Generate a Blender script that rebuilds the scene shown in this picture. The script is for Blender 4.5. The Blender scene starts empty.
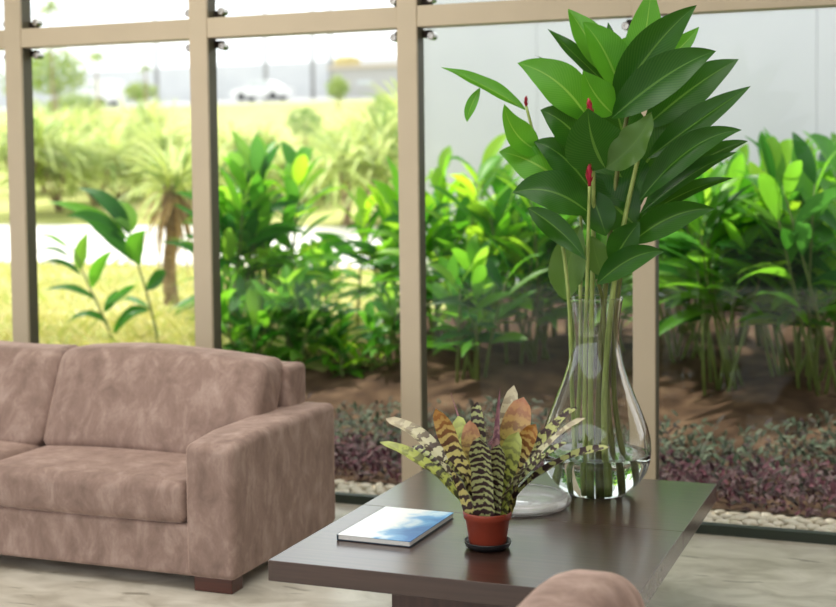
import bpy, bmesh, math, random
from mathutils import Vector, Matrix
random.seed(7)
S = bpy.context.scene
COL = S.collection
PI = math.pi

# ------------------------------------------------------------------ camera, world, sun, exposure
F_PX, YAW, PITCH, ROLL, CY = 1354.7255, 0.3679, 0.0541, -0.0108, 247.1665
EYE = Vector((0, 0, 1.65))
_r = Vector((math.cos(YAW), math.sin(YAW), 0))
FWD = Vector((-math.sin(YAW)*math.cos(PITCH), math.cos(YAW)*math.cos(PITCH), -math.sin(PITCH)))
_u = _r.cross(FWD)
RGT = math.cos(ROLL)*_r + math.sin(ROLL)*_u
UPV = -math.sin(ROLL)*_r + math.cos(ROLL)*_u
cd = bpy.data.cameras.new('camera')
cam = bpy.data.objects.new('camera', cd); COL.objects.link(cam)
cam.matrix_world = Matrix(((RGT.x, UPV.x, -FWD.x, EYE.x), (RGT.y, UPV.y, -FWD.y, EYE.y), (RGT.z, UPV.z, -FWD.z, EYE.z), (0, 0, 0, 1)))
cd.sensor_width = 36; cd.lens = F_PX/836*36; cd.shift_y = -(303.5-CY)/836
cd.clip_start = 0.05; cd.clip_end = 400
cd.dof.use_dof = True; cd.dof.focus_distance = 4.55; cd.dof.aperture_fstop = 2.1
S.camera = cam
w = bpy.data.worlds.new('sky'); S.world = w; w.use_nodes = True
bg = w.node_tree.nodes['Background']; bg.inputs['Color'].default_value = (0.93, 0.97, 1.0, 1); bg.inputs['Strength'].default_value = 1.25
_t = w.node_tree; _tc = _t.nodes.new('ShaderNodeTexCoord'); _sx = _t.nodes.new('ShaderNodeSeparateXYZ'); _rp = _t.nodes.new('ShaderNodeValToRGB')
_t.links.new(_tc.outputs['Generated'], _sx.inputs[0]); _t.links.new(_sx.outputs['Z'], _rp.inputs['Fac']); _t.links.new(_rp.outputs['Color'], bg.inputs['Color'])
_rp.color_ramp.elements[0].position = 0.0; _rp.color_ramp.elements[0].color = (.20, .20, .17, 1)      # ground far below the horizon
_rp.color_ramp.elements[1].position = 0.02; _rp.color_ramp.elements[1].color = (.95, .97, 1, 1)
sd = bpy.data.lights.new('sun', 'SUN'); sd.energy = 3.6; sd.angle = math.radians(2.0); sd.color = (1, 0.95, 0.85)
sun = bpy.data.objects.new('sun', sd); COL.objects.link(sun)
sun.rotation_euler = Vector((0.55, -0.22, -0.80)).to_track_quat('-Z', 'Y').to_euler(); sun.location = (-15, 12, 20)
for nm, (lx, ly), pw in (('added_fill_light', (-3.6, 4.3), 36), ('added_fill_light', (-.9, 3.6), 26)):  # unseen area lights, added to brighten the seat tops and table
    ld = bpy.data.lights.new(nm, 'AREA'); ld.shape = 'RECTANGLE'; ld.size = 2.4; ld.size_y = 1.6; ld.energy = pw; ld.color = (1, .98, .94)
    lo = bpy.data.objects.new(nm, ld); COL.objects.link(lo); lo.location = (lx, ly, 3.53)
vs = S.view_settings; vs.view_transform = 'Standard'; vs.look = 'None'; vs.gamma = 1; vs.use_curve_mapping = False
vs.exposure = 0.72

def at(x, y, Y):
    """world point seen at photo position (x, y) on the vertical plane at depth Y"""
    d = FWD + RGT*((x-418)/F_PX) - UPV*((y-CY)/F_PX)
    return EYE + d*(Y/d.y)
def m_px(px, P):
    return px*(P-EYE).dot(FWD)/F_PX

# ------------------------------------------------------------------ materials
def lin(c):
    return tuple(((v/255)/12.92 if v/255 <= .04045 else ((v/255+.055)/1.055)**2.4) for v in c) + (1,)
def newmat(name):
    m = bpy.data.materials.new(name); m.use_nodes = True
    return m, m.node_tree, m.node_tree.nodes['Principled BSDF']
def N(t, kind, **kw):
    n = t.nodes.new(kind)
    for k, v in kw.items(): setattr(n, k, v)
    return n
def ramp(t, stops, interp='LINEAR'):
    r = N(t, 'ShaderNodeValToRGB'); cr = r.color_ramp; cr.interpolation = interp
    while len(cr.elements) < len(stops): cr.elements.new(0.5)
    for e, (p, c) in zip(cr.elements, stops): e.position = p; e.color = c
    return r
def plain(name, rgb, rough=.5, metal=0, noise=0, scale=20, spec=.5):
    m, t, b = newmat(name)
    c = lin(rgb)
    b.inputs['Roughness'].default_value = rough; b.inputs['Metallic'].default_value = metal
    b.inputs['Specular IOR Level'].default_value = spec
    if noise:
        tc = N(t, 'ShaderNodeTexCoord'); n = N(t, 'ShaderNodeTexNoise'); n.inputs['Scale'].default_value = scale; n.inputs['Detail'].default_value = 5
        t.links.new(tc.outputs['Object'], n.inputs['Vector'])
        r = ramp(t, [(.3, tuple(v*(1-noise) for v in c[:3])+(1,)), (.7, tuple(min(1, v*(1+noise)) for v in c[:3])+(1,))])
        t.links.new(n.outputs['Fac'], r.inputs['Fac']); t.links.new(r.outputs['Color'], b.inputs['Base Color'])
    else: b.inputs['Base Color'].default_value = c
    return m
def noise_mat(name, stops, scale, rough, stretch=(1, 1, 1), detail=6, bump=0, spec=.4, dist=0):
    m, t, b = newmat(name)
    tc = N(t, 'ShaderNodeTexCoord'); mp = N(t, 'ShaderNodeMapping'); mp.inputs['Scale'].default_value = stretch
    n = N(t, 'ShaderNodeTexNoise'); n.inputs['Scale'].default_value = scale; n.inputs['Detail'].default_value = detail; n.inputs['Distortion'].default_value = dist
    t.links.new(tc.outputs['Object'], mp.inputs['Vector']); t.links.new(mp.outputs['Vector'], n.inputs['Vector'])
    r = ramp(t, [(p, lin(c)) for p, c in stops]); t.links.new(n.outputs['Fac'], r.inputs['Fac'])
    t.links.new(r.outputs['Color'], b.inputs['Base Color']); b.inputs['Roughness'].default_value = rough
    b.inputs['Specular IOR Level'].default_value = spec
    if bump:
        bp = N(t, 'ShaderNodeBump'); bp.inputs['Strength'].default_value = bump; bp.inputs['Distance'].default_value = .02
        t.links.new(n.outputs['Fac'], bp.inputs['Height']); t.links.new(bp.outputs['Normal'], b.inputs['Normal'])
    return m
def island_leaf(name, cols, rough=.45, trans=.35, tcol=None):
    """leaf material whose colour varies from leaf to leaf; partly translucent"""
    m, t, b = newmat(name)
    g = N(t, 'ShaderNodeNewGeometry')
    r = ramp(t, [(i/max(1, len(cols)-1), lin(c)) for i, c in enumerate(cols)])
    t.links.new(g.outputs['Random Per Island'], r.inputs['Fac'])
    t.links.new(r.outputs['Color'], b.inputs['Base Color']); b.inputs['Roughness'].default_value = rough; b.inputs['Specular IOR Level'].default_value = .25
    if trans:
        tr = N(t, 'ShaderNodeBsdfTranslucent'); mx = N(t, 'ShaderNodeMixShader'); mx.inputs['Fac'].default_value = trans
        hs = N(t, 'ShaderNodeHueSaturation'); hs.inputs['Value'].default_value = 1.5; hs.inputs['Hue'].default_value = .485
        t.links.new(r.outputs['Color'], hs.inputs['Color']); t.links.new(hs.outputs['Color'], tr.inputs['Color'])
        t.links.new(b.outputs[0], mx.inputs[1]); t.links.new(tr.outputs[0], mx.inputs[2])
        t.links.new(mx.outputs[0], t.nodes['Material Output'].inputs['Surface'])
    return m
def big_leaf(name, top, rib, under, trans=.25, rough=.38):
    """broad leaf: light midrib and faint side veins from the leaf's own UVs, paler underside"""
    m, t, b = newmat(name)
    uv = N(t, 'ShaderNodeUVMap'); sp = N(t, 'ShaderNodeSeparateXYZ'); t.links.new(uv.outputs['UV'], sp.inputs[0])
    def mth(op, a, bb=None):
        n = N(t, 'ShaderNodeMath', operation=op)
        for i, v in enumerate((a, bb)):
            if v is None: continue
            if isinstance(v, (int, float)): n.inputs[i].default_value = v
            else: t.links.new(v, n.inputs[i])
        return n.outputs[0]
    d = mth('ABSOLUTE', mth('SUBTRACT', sp.outputs['X'], .5))
    ribm = mth('LESS_THAN', d, mth('MULTIPLY', mth('SUBTRACT', 1.25, sp.outputs['Y']), .028))
    vein = mth('SINE', mth('MULTIPLY', mth('SUBTRACT', sp.outputs['Y'], mth('MULTIPLY', d, .6)), 150.0))
    veinf = mth('MULTIPLY', mth('ADD', vein, 1.0), .04)
    ns = N(t, 'ShaderNodeTexNoise'); ns.inputs['Scale'].default_value = 9; tc = N(t, 'ShaderNodeTexCoord'); t.links.new(tc.outputs['Object'], ns.inputs['Vector'])
    g = N(t, 'ShaderNodeNewGeometry')
    def mix(f, a, bb):
        n = N(t, 'ShaderNodeMix', data_type='RGBA')
        for i, v in ((0, f), (6, a), (7, bb)):
            if isinstance(v, (int, float)): n.inputs[i].default_value = v
            elif isinstance(v, tuple): n.inputs[i].default_value = v
            else: t.links.new(v, n.inputs[i])
        return n.outputs[2]
    c = lin(top); c2 = tuple(min(1, v*1.5) for v in c[:3])+(1,)
    col = mix(ns.outputs['Fac'], c, c2)
    col = mix(veinf, col, lin(rib))
    col = mix(mth('MULTIPLY', ribm, .45), col, lin(rib))
    col = mix(mth('MULTIPLY', g.outputs['Backfacing'], .8), col, lin(under))
    t.links.new(col, b.inputs['Base Color']); b.inputs['Roughness'].default_value = rough; b.inputs['Specular IOR Level'].default_value = .35
    bp = N(t, 'ShaderNodeBump'); bp.inputs['Strength'].default_value = .03; bp.inputs['Distance'].default_value = .003
    t.links.new(vein, bp.inputs['Height']); t.links.new(bp.outputs['Normal'], b.inputs['Normal'])
    tr = N(t, 'ShaderNodeBsdfTranslucent'); mx = N(t, 'ShaderNodeMixShader'); mx.inputs['Fac'].default_value = trans
    hs = N(t, 'ShaderNodeHueSaturation'); hs.inputs['Value'].default_value = 1.9; hs.inputs['Hue'].default_value = .475
    t.links.new(col, hs.inputs['Color']); t.links.new(hs.outputs['Color'], tr.inputs['Color'])
    t.links.new(b.outputs[0], mx.inputs[1]); t.links.new(tr.outputs[0], mx.inputs[2])
    t.links.new(mx.outputs[0], t.nodes['Material Output'].inputs['Surface'])
    return m
def band_leaf(name, light, dark, tip=None, nb=13, thick=.0, sharp=.12):
    """bromeliad leaf: dark wavy cross bands along the leaf from its UVs"""
    m, t, b = newmat(name)
    uv = N(t, 'ShaderNodeUVMap'); sp = N(t, 'ShaderNodeSeparateXYZ'); t.links.new(uv.outputs['UV'], sp.inputs[0])
    tc = N(t, 'ShaderNodeTexCoord'); ns = N(t, 'ShaderNodeTexNoise'); ns.inputs['Scale'].default_value = 60; ns.inputs['Detail'].default_value = 3
    t.links.new(tc.outputs['Object'], ns.inputs['Vector'])
    def mth(op, a, bb=None):
        n = N(t, 'ShaderNodeMath', operation=op)
        for i, v in enumerate((a, bb)):
            if v is None: continue
            if isinstance(v, (int, float)): n.inputs[i].default_value = v
            else: t.links.new(v, n.inputs[i])
        return n.outputs[0]
    d = mth('ABSOLUTE', mth('SUBTRACT', sp.outputs['X'], .5))
    ph = mth('ADD', mth('MULTIPLY', sp.outputs['Y'], nb*2*PI), mth('ADD', mth('MULTIPLY', d, 3.0), mth('MULTIPLY', ns.outputs['Fac'], 9.0)))
    v = mth('ADD', mth('MULTIPLY', mth('SINE', ph), .5), .5+thick)
    r = ramp(t, [(.5-sharp, lin(dark)), (.5+sharp, lin(light))]); t.links.new(v, r.inputs['Fac'])
    col = r.outputs['Color']
    if tip:
        mx = N(t, 'ShaderNodeMix', data_type='RGBA'); rr = ramp(t, [(.55, (0, 0, 0, 1)), (.95, (.85, .85, .85, 1))])
        t.links.new(sp.outputs['Y'], rr.inputs['Fac']); t.links.new(rr.outputs['Color'], mx.inputs[0])
        t.links.new(col, mx.inputs[6]); mx.inputs[7].default_value = lin(tip); col = mx.outputs[2]
    t.links.new(col, b.inputs['Base Color']); b.inputs['Roughness'].default_value = .45
    return m
def glass_mat(name, tint=(1, 1, 1, 1), ior=1.45, rough=0):
    m, t, b = newmat(name)
    b.inputs['Base Color'].default_value = tint; b.inputs['Transmission Weight'].default_value = 1
    b.inputs['IOR'].default_value = ior; b.inputs['Roughness'].default_value = rough
    return m
def pane_mat(name):
    m, t, b = newmat(name); t.nodes.remove(b)
    tr = N(t, 'ShaderNodeBsdfTransparent'); tr.inputs['Color'].default_value = (.97, .985, .975, 1)
    gl = N(t, 'ShaderNodeBsdfGlossy'); gl.inputs['Roughness'].default_value = .02
    fr = N(t, 'ShaderNodeFresnel'); fr.inputs['IOR'].default_value = 1.25
    mx = N(t, 'ShaderNodeMixShader')
    t.links.new(fr.outputs[0], mx.inputs[0]); t.links.new(tr.outputs[0], mx.inputs[1]); t.links.new(gl.outputs[0], mx.inputs[2])
    t.links.new(mx.outputs[0], t.nodes['Material Output'].inputs['Surface'])
    return m
def velvet(name):
    m, t, b = newmat(name)
    tc = N(t, 'ShaderNodeTexCoord'); mp = N(t, 'ShaderNodeMapping'); mp.inputs['Scale'].default_value = (1, 1, .55)
    n = N(t, 'ShaderNodeTexNoise'); n.inputs['Scale'].default_value = 11; n.inputs['Detail'].default_value = 10; n.inputs['Roughness'].default_value = .68; n.inputs['Distortion'].default_value = .4
    t.links.new(tc.outputs['Object'], mp.inputs[0]); t.links.new(mp.outputs[0], n.inputs['Vector'])
    r = ramp(t, [(.30, lin((122, 102, 93))), (.5, lin((145, 122, 112))), (.74, lin((178, 156, 145)))])
    t.links.new(n.outputs['Fac'], r.inputs['Fac']); t.links.new(r.outputs['Color'], b.inputs['Base Color'])
    b.inputs['Roughness'].default_value = .85; b.inputs['Specular IOR Level'].default_value = .2
    b.inputs['Sheen Weight'].default_value = .8; b.inputs['Sheen Roughness'].default_value = .3; b.inputs['Sheen Tint'].default_value = lin((235, 205, 190))
    n2 = N(t, 'ShaderNodeTexNoise'); n2.inputs['Scale'].default_value = 14; n2.inputs['Detail'].default_value = 4; t.links.new(tc.outputs['Object'], n2.inputs['Vector'])
    bp = N(t, 'ShaderNodeBump'); bp.inputs['Strength'].default_value = .25; bp.inputs['Distance'].default_value = .02
    t.links.new(n2.outputs['Fac'], bp.inputs['Height']); t.links.new(bp.outputs['Normal'], b.inputs['Normal'])
    return m
def wood_mat(name, c1, c2, rough=.28, axis=0, coat=0):
    m, t, b = newmat(name)
    tc = N(t, 'ShaderNodeTexCoord'); mp = N(t, 'ShaderNodeMapping')
    sc = [60, 60, 60]; sc[axis] = 2.5; mp.inputs['Scale'].default_value = sc
    n = N(t, 'ShaderNodeTexNoise'); n.inputs['Scale'].default_value = 1; n.inputs['Detail'].default_value = 6
    t.links.new(tc.outputs['Object'], mp.inputs[0]); t.links.new(mp.outputs[0], n.inputs['Vector'])
    r = ramp(t, [(.3, lin(c1)), (.7, lin(c2))]); t.links.new(n.outputs['Fac'], r.inputs['Fac']); t.links.new(r.outputs['Color'], b.inputs['Base Color'])
    b.inputs['Roughness'].default_value = rough; b.inputs['Specular IOR Level'].default_value = .5
    if coat: b.inputs['Coat Weight'].default_value = coat; b.inputs['Coat Roughness'].default_value = .2; b.inputs['Coat IOR'].default_value = 1.6; b.inputs['Specular IOR Level'].default_value = .1
    return m

M = dict(
    frame=plain('bronze_paint', (190, 175, 150), .42, 0, .04, 3),
    shaded_reveal=plain('bronze_paint_shaded', (88, 84, 66), .5), gasket=plain('dark_green_gasket', (38, 48, 38), .5),  # post sides: reveal shade put into a darker frame colour
    clip=plain('dark_clip_metal', (58, 50, 44), .4, .6), button=plain('steel_button', (190, 186, 180), .25, .9),
    pane=pane_mat('window_glass'),
    added_wall=plain('added_wall_plaster', (150, 140, 122), .9),
    ceiling=plain('white_ceiling', (235, 232, 226), .8),
    velvet=velvet('mauve_velvet'), foot=wood_mat('dark_red_wood', (58, 26, 16), (84, 40, 26), .35, 0),
    top=wood_mat('wenge_veneer', (54, 36, 30), (70, 49, 41), .35, 0, 1.0), plinth=wood_mat('wenge_plinth', (62, 43, 38), (78, 55, 48), .4, 2),
    glass=glass_mat('clear_glass', (.985, 1, .99, 1), 1.45), water=glass_mat('water', (.96, 1, .965, 1), 1.33),
    terracotta=plain('terracotta_plastic', (146, 62, 44), .38, 0, .06, 30), saucer=plain('black_plastic', (30, 31, 34), .35),
    potsoil=noise_mat('pot_soil', [(.3, (60, 45, 35)), (.6, (140, 115, 95)), (.7, (205, 185, 170))], 90, .9, bump=.6),
    paper=plain('page_paper', (226, 224, 218), .7, 0, .06, 200),
    leaf_shaded=big_leaf('shaded_ginger_leaf', (28, 76, 14), (112, 160, 66), (84, 118, 54), .36, .3),  # deeper tone of the shaded leaves, put into the colour
    leaf_lit=big_leaf('backlit_ginger_leaf', (62, 128, 26), (150, 190, 84), (112, 152, 66), .38),  # brighter tone of the backlit leaves, put into the colour
    stem=noise_mat('green_stem', [(.3, (112, 134, 62)), (.7, (164, 180, 104))], 12, .4, (6, 6, 1)),
    stem_dark=noise_mat('olive_stem', [(.3, (80, 88, 42)), (.7, (122, 130, 68))], 12, .4, (6, 6, 1)),
    bud=plain('red_bract', (172, 28, 58), .4, 0, .25, 40),
    soil=noise_mat('bare_soil', [(.25, (46, 34, 26)), (.5, (80, 61, 47)), (.75, (112, 90, 71))], 5, .95, detail=9, bump=.8, spec=.1),
    lawn=noise_mat('lawn_grass', [(.25, (132, 140, 76)), (.5, (172, 174, 106)), (.75, (196, 188, 138))], 1.3, .9, detail=8, spec=.1),
    concrete=noise_mat('pale_concrete', [(.3, (216, 210, 200)), (.7, (236, 232, 226))], 2, .9),
    asphalt=noise_mat('street_asphalt', [(.3, (150, 150, 150)), (.7, (180, 180, 178))], 2, .9),
    whitewall=noise_mat('white_render', [(.3, (212, 214, 218)), (.7, (222, 223, 226))], .8, .9),
    pebble=noise_mat('white_pebble', [(.3, (196, 180, 156)), (.6, (232, 222, 204)), (.8, (244, 238, 226))], 7, .7),
    sand=noise_mat('pale_sand', [(.3, (150, 134, 110)), (.7, (206, 192, 168))], 40, .95, bump=.5),
    purple=island_leaf('purple_groundcover_leaf', [(38, 18, 26), (66, 26, 40), (104, 56, 68), (46, 52, 42), (78, 38, 50), (110, 92, 92), (50, 22, 32)], .75, .1),
    purple_green=island_leaf('dusky_groundcover_leaf', [(44, 56, 42), (72, 88, 66), (54, 30, 38), (108, 120, 98), (42, 48, 40)], .75, .1),
    ginger=island_leaf('garden_ginger_leaf', [(36, 104, 22), (70, 146, 24), (116, 184, 30), (54, 124, 28), (160, 208, 44), (56, 122, 36)], .4, .58),
    ginger_dark=island_leaf('deep_green_garden_leaf', [(28, 84, 30), (56, 128, 30), (104, 172, 40), (46, 108, 40), (140, 194, 56)], .4, .55),
    gstem=plain('garden_stem', (104, 122, 58), .5, 0, .2, 8),
    feather=island_leaf('feathery_leaf', [(150, 172, 84), (190, 202, 116), (110, 142, 72), (214, 220, 156), (168, 188, 110)], .5, .35),
    pale_grass=island_leaf('pale_grass', [(206, 200, 130), (188, 190, 104), (222, 212, 160), (160, 178, 84)], .8, .3),
    tree=island_leaf('tree_leaf', [(96, 130, 58), (140, 164, 76), (170, 184, 96), (110, 140, 80)], .5, .3),
    shrub=island_leaf('round_shrub_leaf', [(96, 132, 62), (128, 160, 82), (150, 176, 96)], .5, .3),
    bark=noise_mat('rough_bark', [(.3, (110, 88, 66)), (.7, (176, 152, 124))], 9, .95, (1, 1, 3), bump=.6),
    thatch=island_leaf('dry_palm_skirt', [(150, 118, 80), (196, 168, 124), (120, 92, 64)], .8, .1),
    carwhite=plain('white_car_paint', (240, 240, 240), .25), carglass=plain('dark_car_glass', (196, 202, 206), .2), tyre=plain('tyre_rubber', (60, 60, 62), .8),
    greywall=plain('grey_render', (178, 176, 174), .9, 0, .05, 2), rooftile=plain('pale_roof', (200, 186, 168), .8), tank=plain('ochre_tank', (190, 176, 120), .7),
    polewood=plain('pole_concrete', (150, 150, 152), .9), wire=plain('power_wire', (90, 90, 94), .7),
    redcloth=plain('red_sign_paint', (214, 96, 80), .6),
)
# book cover: sky blue with a white cloud shape
def cover_mat():
    m, t, b = newmat('printed_cover')
    tc = N(t, 'ShaderNodeTexCoord'); mp = N(t, 'ShaderNodeMapping'); mp.inputs['Location'].default_value = (.02, -.02, 0)
    n = N(t, 'ShaderNodeTexNoise'); n.inputs['Scale'].default_value = 9; n.inputs['Detail'].default_value = 5; n.inputs['Distortion'].default_value = .6
    t.links.new(tc.outputs['Object'], n.inputs['Vector'])
    sp = N(t, 'ShaderNodeSeparateXYZ'); t.links.new(tc.outputs['Object'], sp.inputs[0])
    a = N(t, 'ShaderNodeMath', operation='MULTIPLY_ADD'); t.links.new(sp.outputs['X'], a.inputs[0]); a.inputs[1].default_value = 3.2; a.inputs[2].default_value = -.12
    c = N(t, 'ShaderNodeMath', operation='MULTIPLY_ADD'); t.links.new(sp.outputs['Y'], c.inputs[0]); c.inputs[1].default_value = -.35; t.links.new(a.outputs[0], c.inputs[2])
    e = N(t, 'ShaderNodeMath', operation='MULTIPLY_ADD'); t.links.new(n.outputs['Fac'], e.inputs[0]); e.inputs[1].default_value = 1.0; t.links.new(c.outputs[0], e.inputs[2])
    r = ramp(t, [(.36, lin((236, 240, 242))), (.47, lin((190, 216, 234))), (.58, lin((96, 164, 214))), (.75, lin((40, 116, 186)))])
    t.links.new(e.outputs[0], r.inputs['Fac']); t.links.new(r.outputs['Color'], b.inputs['Base Color']); b.inputs['Roughness'].default_value = .3
    return m
def floor_mat():
    m, t, b = newmat('travertine_floor'); tc = N(t, 'ShaderNodeTexCoord')
    def noise(sc, stretch, det, dist=0):
        mp = N(t, 'ShaderNodeMapping'); mp.inputs['Scale'].default_value = stretch; n = N(t, 'ShaderNodeTexNoise')
        n.inputs['Scale'].default_value = sc; n.inputs['Detail'].default_value = det; n.inputs['Distortion'].default_value = dist
        t.links.new(tc.outputs['Object'], mp.inputs[0]); t.links.new(mp.outputs[0], n.inputs['Vector']); return n.outputs['Fac']
    r1 = ramp(t, [(.3, lin((168, 161, 146))), (.5, lin((194, 188, 174))), (.7, lin((214, 209, 196)))]); t.links.new(noise(4.5, (1, 1.6, 1), 10, .8), r1.inputs['Fac'])
    r2 = ramp(t, [(.64, (1, 1, 1, 1)), (.70, (.42, .40, .36, 1))]); t.links.new(noise(3.0, (1.6, 6, 1), 4, .5), r2.inputs['Fac'])
    mx = N(t, 'ShaderNodeMix', data_type='RGBA', blend_type='MULTIPLY'); mx.inputs[0].default_value = .8
    t.links.new(r1.outputs['Color'], mx.inputs[6]); t.links.new(r2.outputs['Color'], mx.inputs[7]); t.links.new(mx.outputs[2], b.inputs['Base Color'])
    b.inputs['Roughness'].default_value = .34; b.inputs['Specular IOR Level'].default_value = .45
    return m
def pressed():
    m = glass_mat('pressed_glass', (1, 1, 1, 1), 1.5, .06); t = m.node_tree; b = t.nodes['Principled BSDF']
    d = N(t, 'ShaderNodeBsdfDiffuse'); d.inputs['Color'].default_value = (.92, .93, .92, 1); mx = N(t, 'ShaderNodeMixShader'); mx.inputs[0].default_value = .16
    t.links.new(b.outputs[0], mx.inputs[1]); t.links.new(d.outputs[0], mx.inputs[2]); t.links.new(mx.outputs[0], t.nodes['Material Output'].inputs['Surface'])
    return m
M['pressed_glass'] = pressed()
M['floor'] = floor_mat()
M['cover'] = cover_mat(); M['cover_edge'] = plain('cover_board_edge', (44, 60, 74), .5)
B = dict(
    std=band_leaf('banded_leaf', (166, 172, 108), (52, 34, 36), None, 10, -.06),
    dark=band_leaf('dark_banded_leaf', (168, 176, 120), (52, 34, 38), None, 13, -.08),
    orange=band_leaf('orange_tipped_leaf', (206, 196, 120), (56, 36, 34), (172, 112, 44), 12, -.02),
    purple=band_leaf('purple_leaf', (150, 112, 112), (96, 58, 72), (128, 80, 96), 8, .0, .3),
    pink=band_leaf('blotched_pink_leaf', (186, 178, 96), (104, 100, 56), (190, 130, 104), 8, .08, .3),
    green=band_leaf('yellow_green_leaf', (168, 178, 84), (66, 66, 40), (180, 190, 110), 9, .06, .25),
    white=band_leaf('silver_backed_leaf', (196, 194, 160), (78, 66, 58), (190, 180, 152), 9, .02),
)

# ------------------------------------------------------------------ builders
def props(o, label=None, cat=None, group=None, kind=None):
    for k, v in (('label', label), ('category', cat), ('group', group), ('kind', kind)):
        if v: o[k] = v
    return o
def empty(name, loc, label=None, cat=None, group=None, kind=None, rz=0):
    o = bpy.data.objects.new(name, None); COL.objects.link(o); o.location = loc; o.rotation_euler = (0, 0, rz)
    o.empty_display_size = .05
    return props(o, label, cat, group, kind)
class MB:
    def __init__(s): s.v = []; s.f = []; s.uv = []
    def add(s, vs, fs, uvs=None):
        o = len(s.v); s.v += [Vector(x) for x in vs]; s.f += [tuple(i+o for i in f) for f in fs]
        s.uv += list(uvs) if uvs else [(0, 0)]*len(vs)
        return s
    def build(s, name, mat, parent=None, smooth=True, origin=None, mats=None):
        if parent is not None: origin = Vector(parent.matrix_basis.translation) if parent.parent is None else origin
        og = Vector(origin) if origin is not None else Vector((0, 0, 0))
        me = bpy.data.meshes.new(name); me.from_pydata([x-og for x in s.v], [], s.f)
        ul = me.uv_layers.new(name='UVMap')
        for l in me.loops: ul.data[l.index].uv = s.uv[l.vertex_index]
        me.materials.append(mat)
        if smooth: me.polygons.foreach_set('use_smooth', [True]*len(me.polygons))
        me.update(); o = bpy.data.objects.new(name, me); COL.objects.link(o)
        if parent is not None: o.parent = parent
        else: o.location = og
        return o
    def box(s, x0, x1, y0, y1, z0, z1):
        return s.add([(x, y, z) for z in (z0, z1) for y in (y0, y1) for x in (x0, x1)],
                     [(0, 2, 3, 1), (4, 5, 7, 6), (0, 1, 5, 4), (2, 6, 7, 3), (0, 4, 6, 2), (1, 3, 7, 5)])
    def rbox(s, x0, x1, y0, y1, z0, z1, r, bulge=(0, 0, 0), seg=4, nin=8, warp=None):
        """rounded box, optionally puffed out along each axis"""
        c = Vector(((x0+x1)/2, (y0+y1)/2, (z0+z1)/2)); h = Vector(((x1-x0)/2, (y1-y0)/2, (z1-z0)/2))
        r = min(r, min(h)*.999)
        def coords(H):
            e = [math.tan((PI/4)*(1-k/seg)) for k in range(seg+1)]
            lo = [-(H-r)-r*x for x in e]
            mid = [(-(H-r)) + 2*(H-r)*k/nin for k in range(1, nin)]
            return lo+mid+[-x for x in reversed(lo)]
        cs = [coords(h[i]) for i in range(3)]
        vmap = {}; fs = []; vs = []
        def vid(q):
            k = tuple(round(x, 6) for x in q)
            if k in vmap: return vmap[k]
            q = Vector(q); inn = Vector([max(-(h[i]-r), min(h[i]-r, q[i])) for i in range(3)])
            d = q-inn; p = inn+(d.normalized()*r if d.length > 1e-9 else d)
            n = [p[i]/h[i] for i in range(3)]
            p2 = p.copy()
            for i in range(3):
                a, b2 = [j for j in range(3) if j != i]
                p2[i] += bulge[i]*n[i]*max(0, 1-n[a]**2)**.7*max(0, 1-n[b2]**2)**.7
            p2 += c
            if warp: p2 = Vector(warp(p2))
            vmap[k] = len(vs); vs.append(p2); return vmap[k]
        for ax in range(3):
            a, b2 = (ax+1) % 3, (ax+2) % 3
            for sg in (-1, 1):
                for i in range(len(cs[a])-1):
                    for j in range(len(cs[b2])-1):
                        q = []
                        for (ii, jj) in ((i, j), (i+1, j), (i+1, j+1), (i, j+1)):
                            P = [0, 0, 0]; P[ax] = sg*h[ax]; P[a] = cs[a][ii]; P[b2] = cs[b2][jj]; q.append(vid(P))
                        fs.append(tuple(q if sg > 0 else reversed(q)))
        return s.add(vs, fs)
    def tube(s, pts, rad, n=8, cap=True):
        pts = [Vector(p) for p in pts]; rads = rad if isinstance(rad, (list, tuple)) else [rad]*len(pts)
        vs = []; fs = []
        t0 = (pts[1]-pts[0]).normalized(); ref = Vector((0, 0, 1)) if abs(t0.z) < .9 else Vector((1, 0, 0))
        a = t0.cross(ref).normalized()
        for i, p in enumerate(pts):
            t = (pts[min(i+1, len(pts)-1)]-pts[max(i-1, 0)]).normalized()
            a = (a-t*a.dot(t)).normalized(); b = t.cross(a)
            vs += [p+(a*math.cos(2*PI*k/n)+b*math.sin(2*PI*k/n))*rads[i] for k in range(n)]
        for i in range(len(pts)-1):
            for k in range(n):
                k2 = (k+1) % n; fs.append((i*n+k, i*n+k2, (i+1)*n+k2, (i+1)*n+k))
        if cap: fs += [tuple(reversed(range(n))), tuple((len(pts)-1)*n+k for k in range(n))]
        return s.add(vs, fs)
    def lathe(s, prof, cx, cy, n=48, closed=False):
        vs = []; fs = []; rings = []
        for r, z in prof:
            if r < 1e-6: rings.append([len(vs)]); vs.append((cx, cy, z))
            else:
                rings.append(list(range(len(vs), len(vs)+n)))
                vs += [(cx+r*math.cos(2*PI*k/n), cy+r*math.sin(2*PI*k/n), z) for k in range(n)]
        for A, C in zip(rings[:-1], rings[1:]):
            for k in range(n):
                k2 = (k+1) % n
                if len(A) == 1 and len(C) == 1: continue
                if len(A) == 1: fs.append((A[0], C[k2], C[k]))
                elif len(C) == 1: fs.append((A[k], A[k2], C[0]))
                else: fs.append((A[k], A[k2], C[k2], C[k]))
        return s.add(vs, fs)
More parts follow.
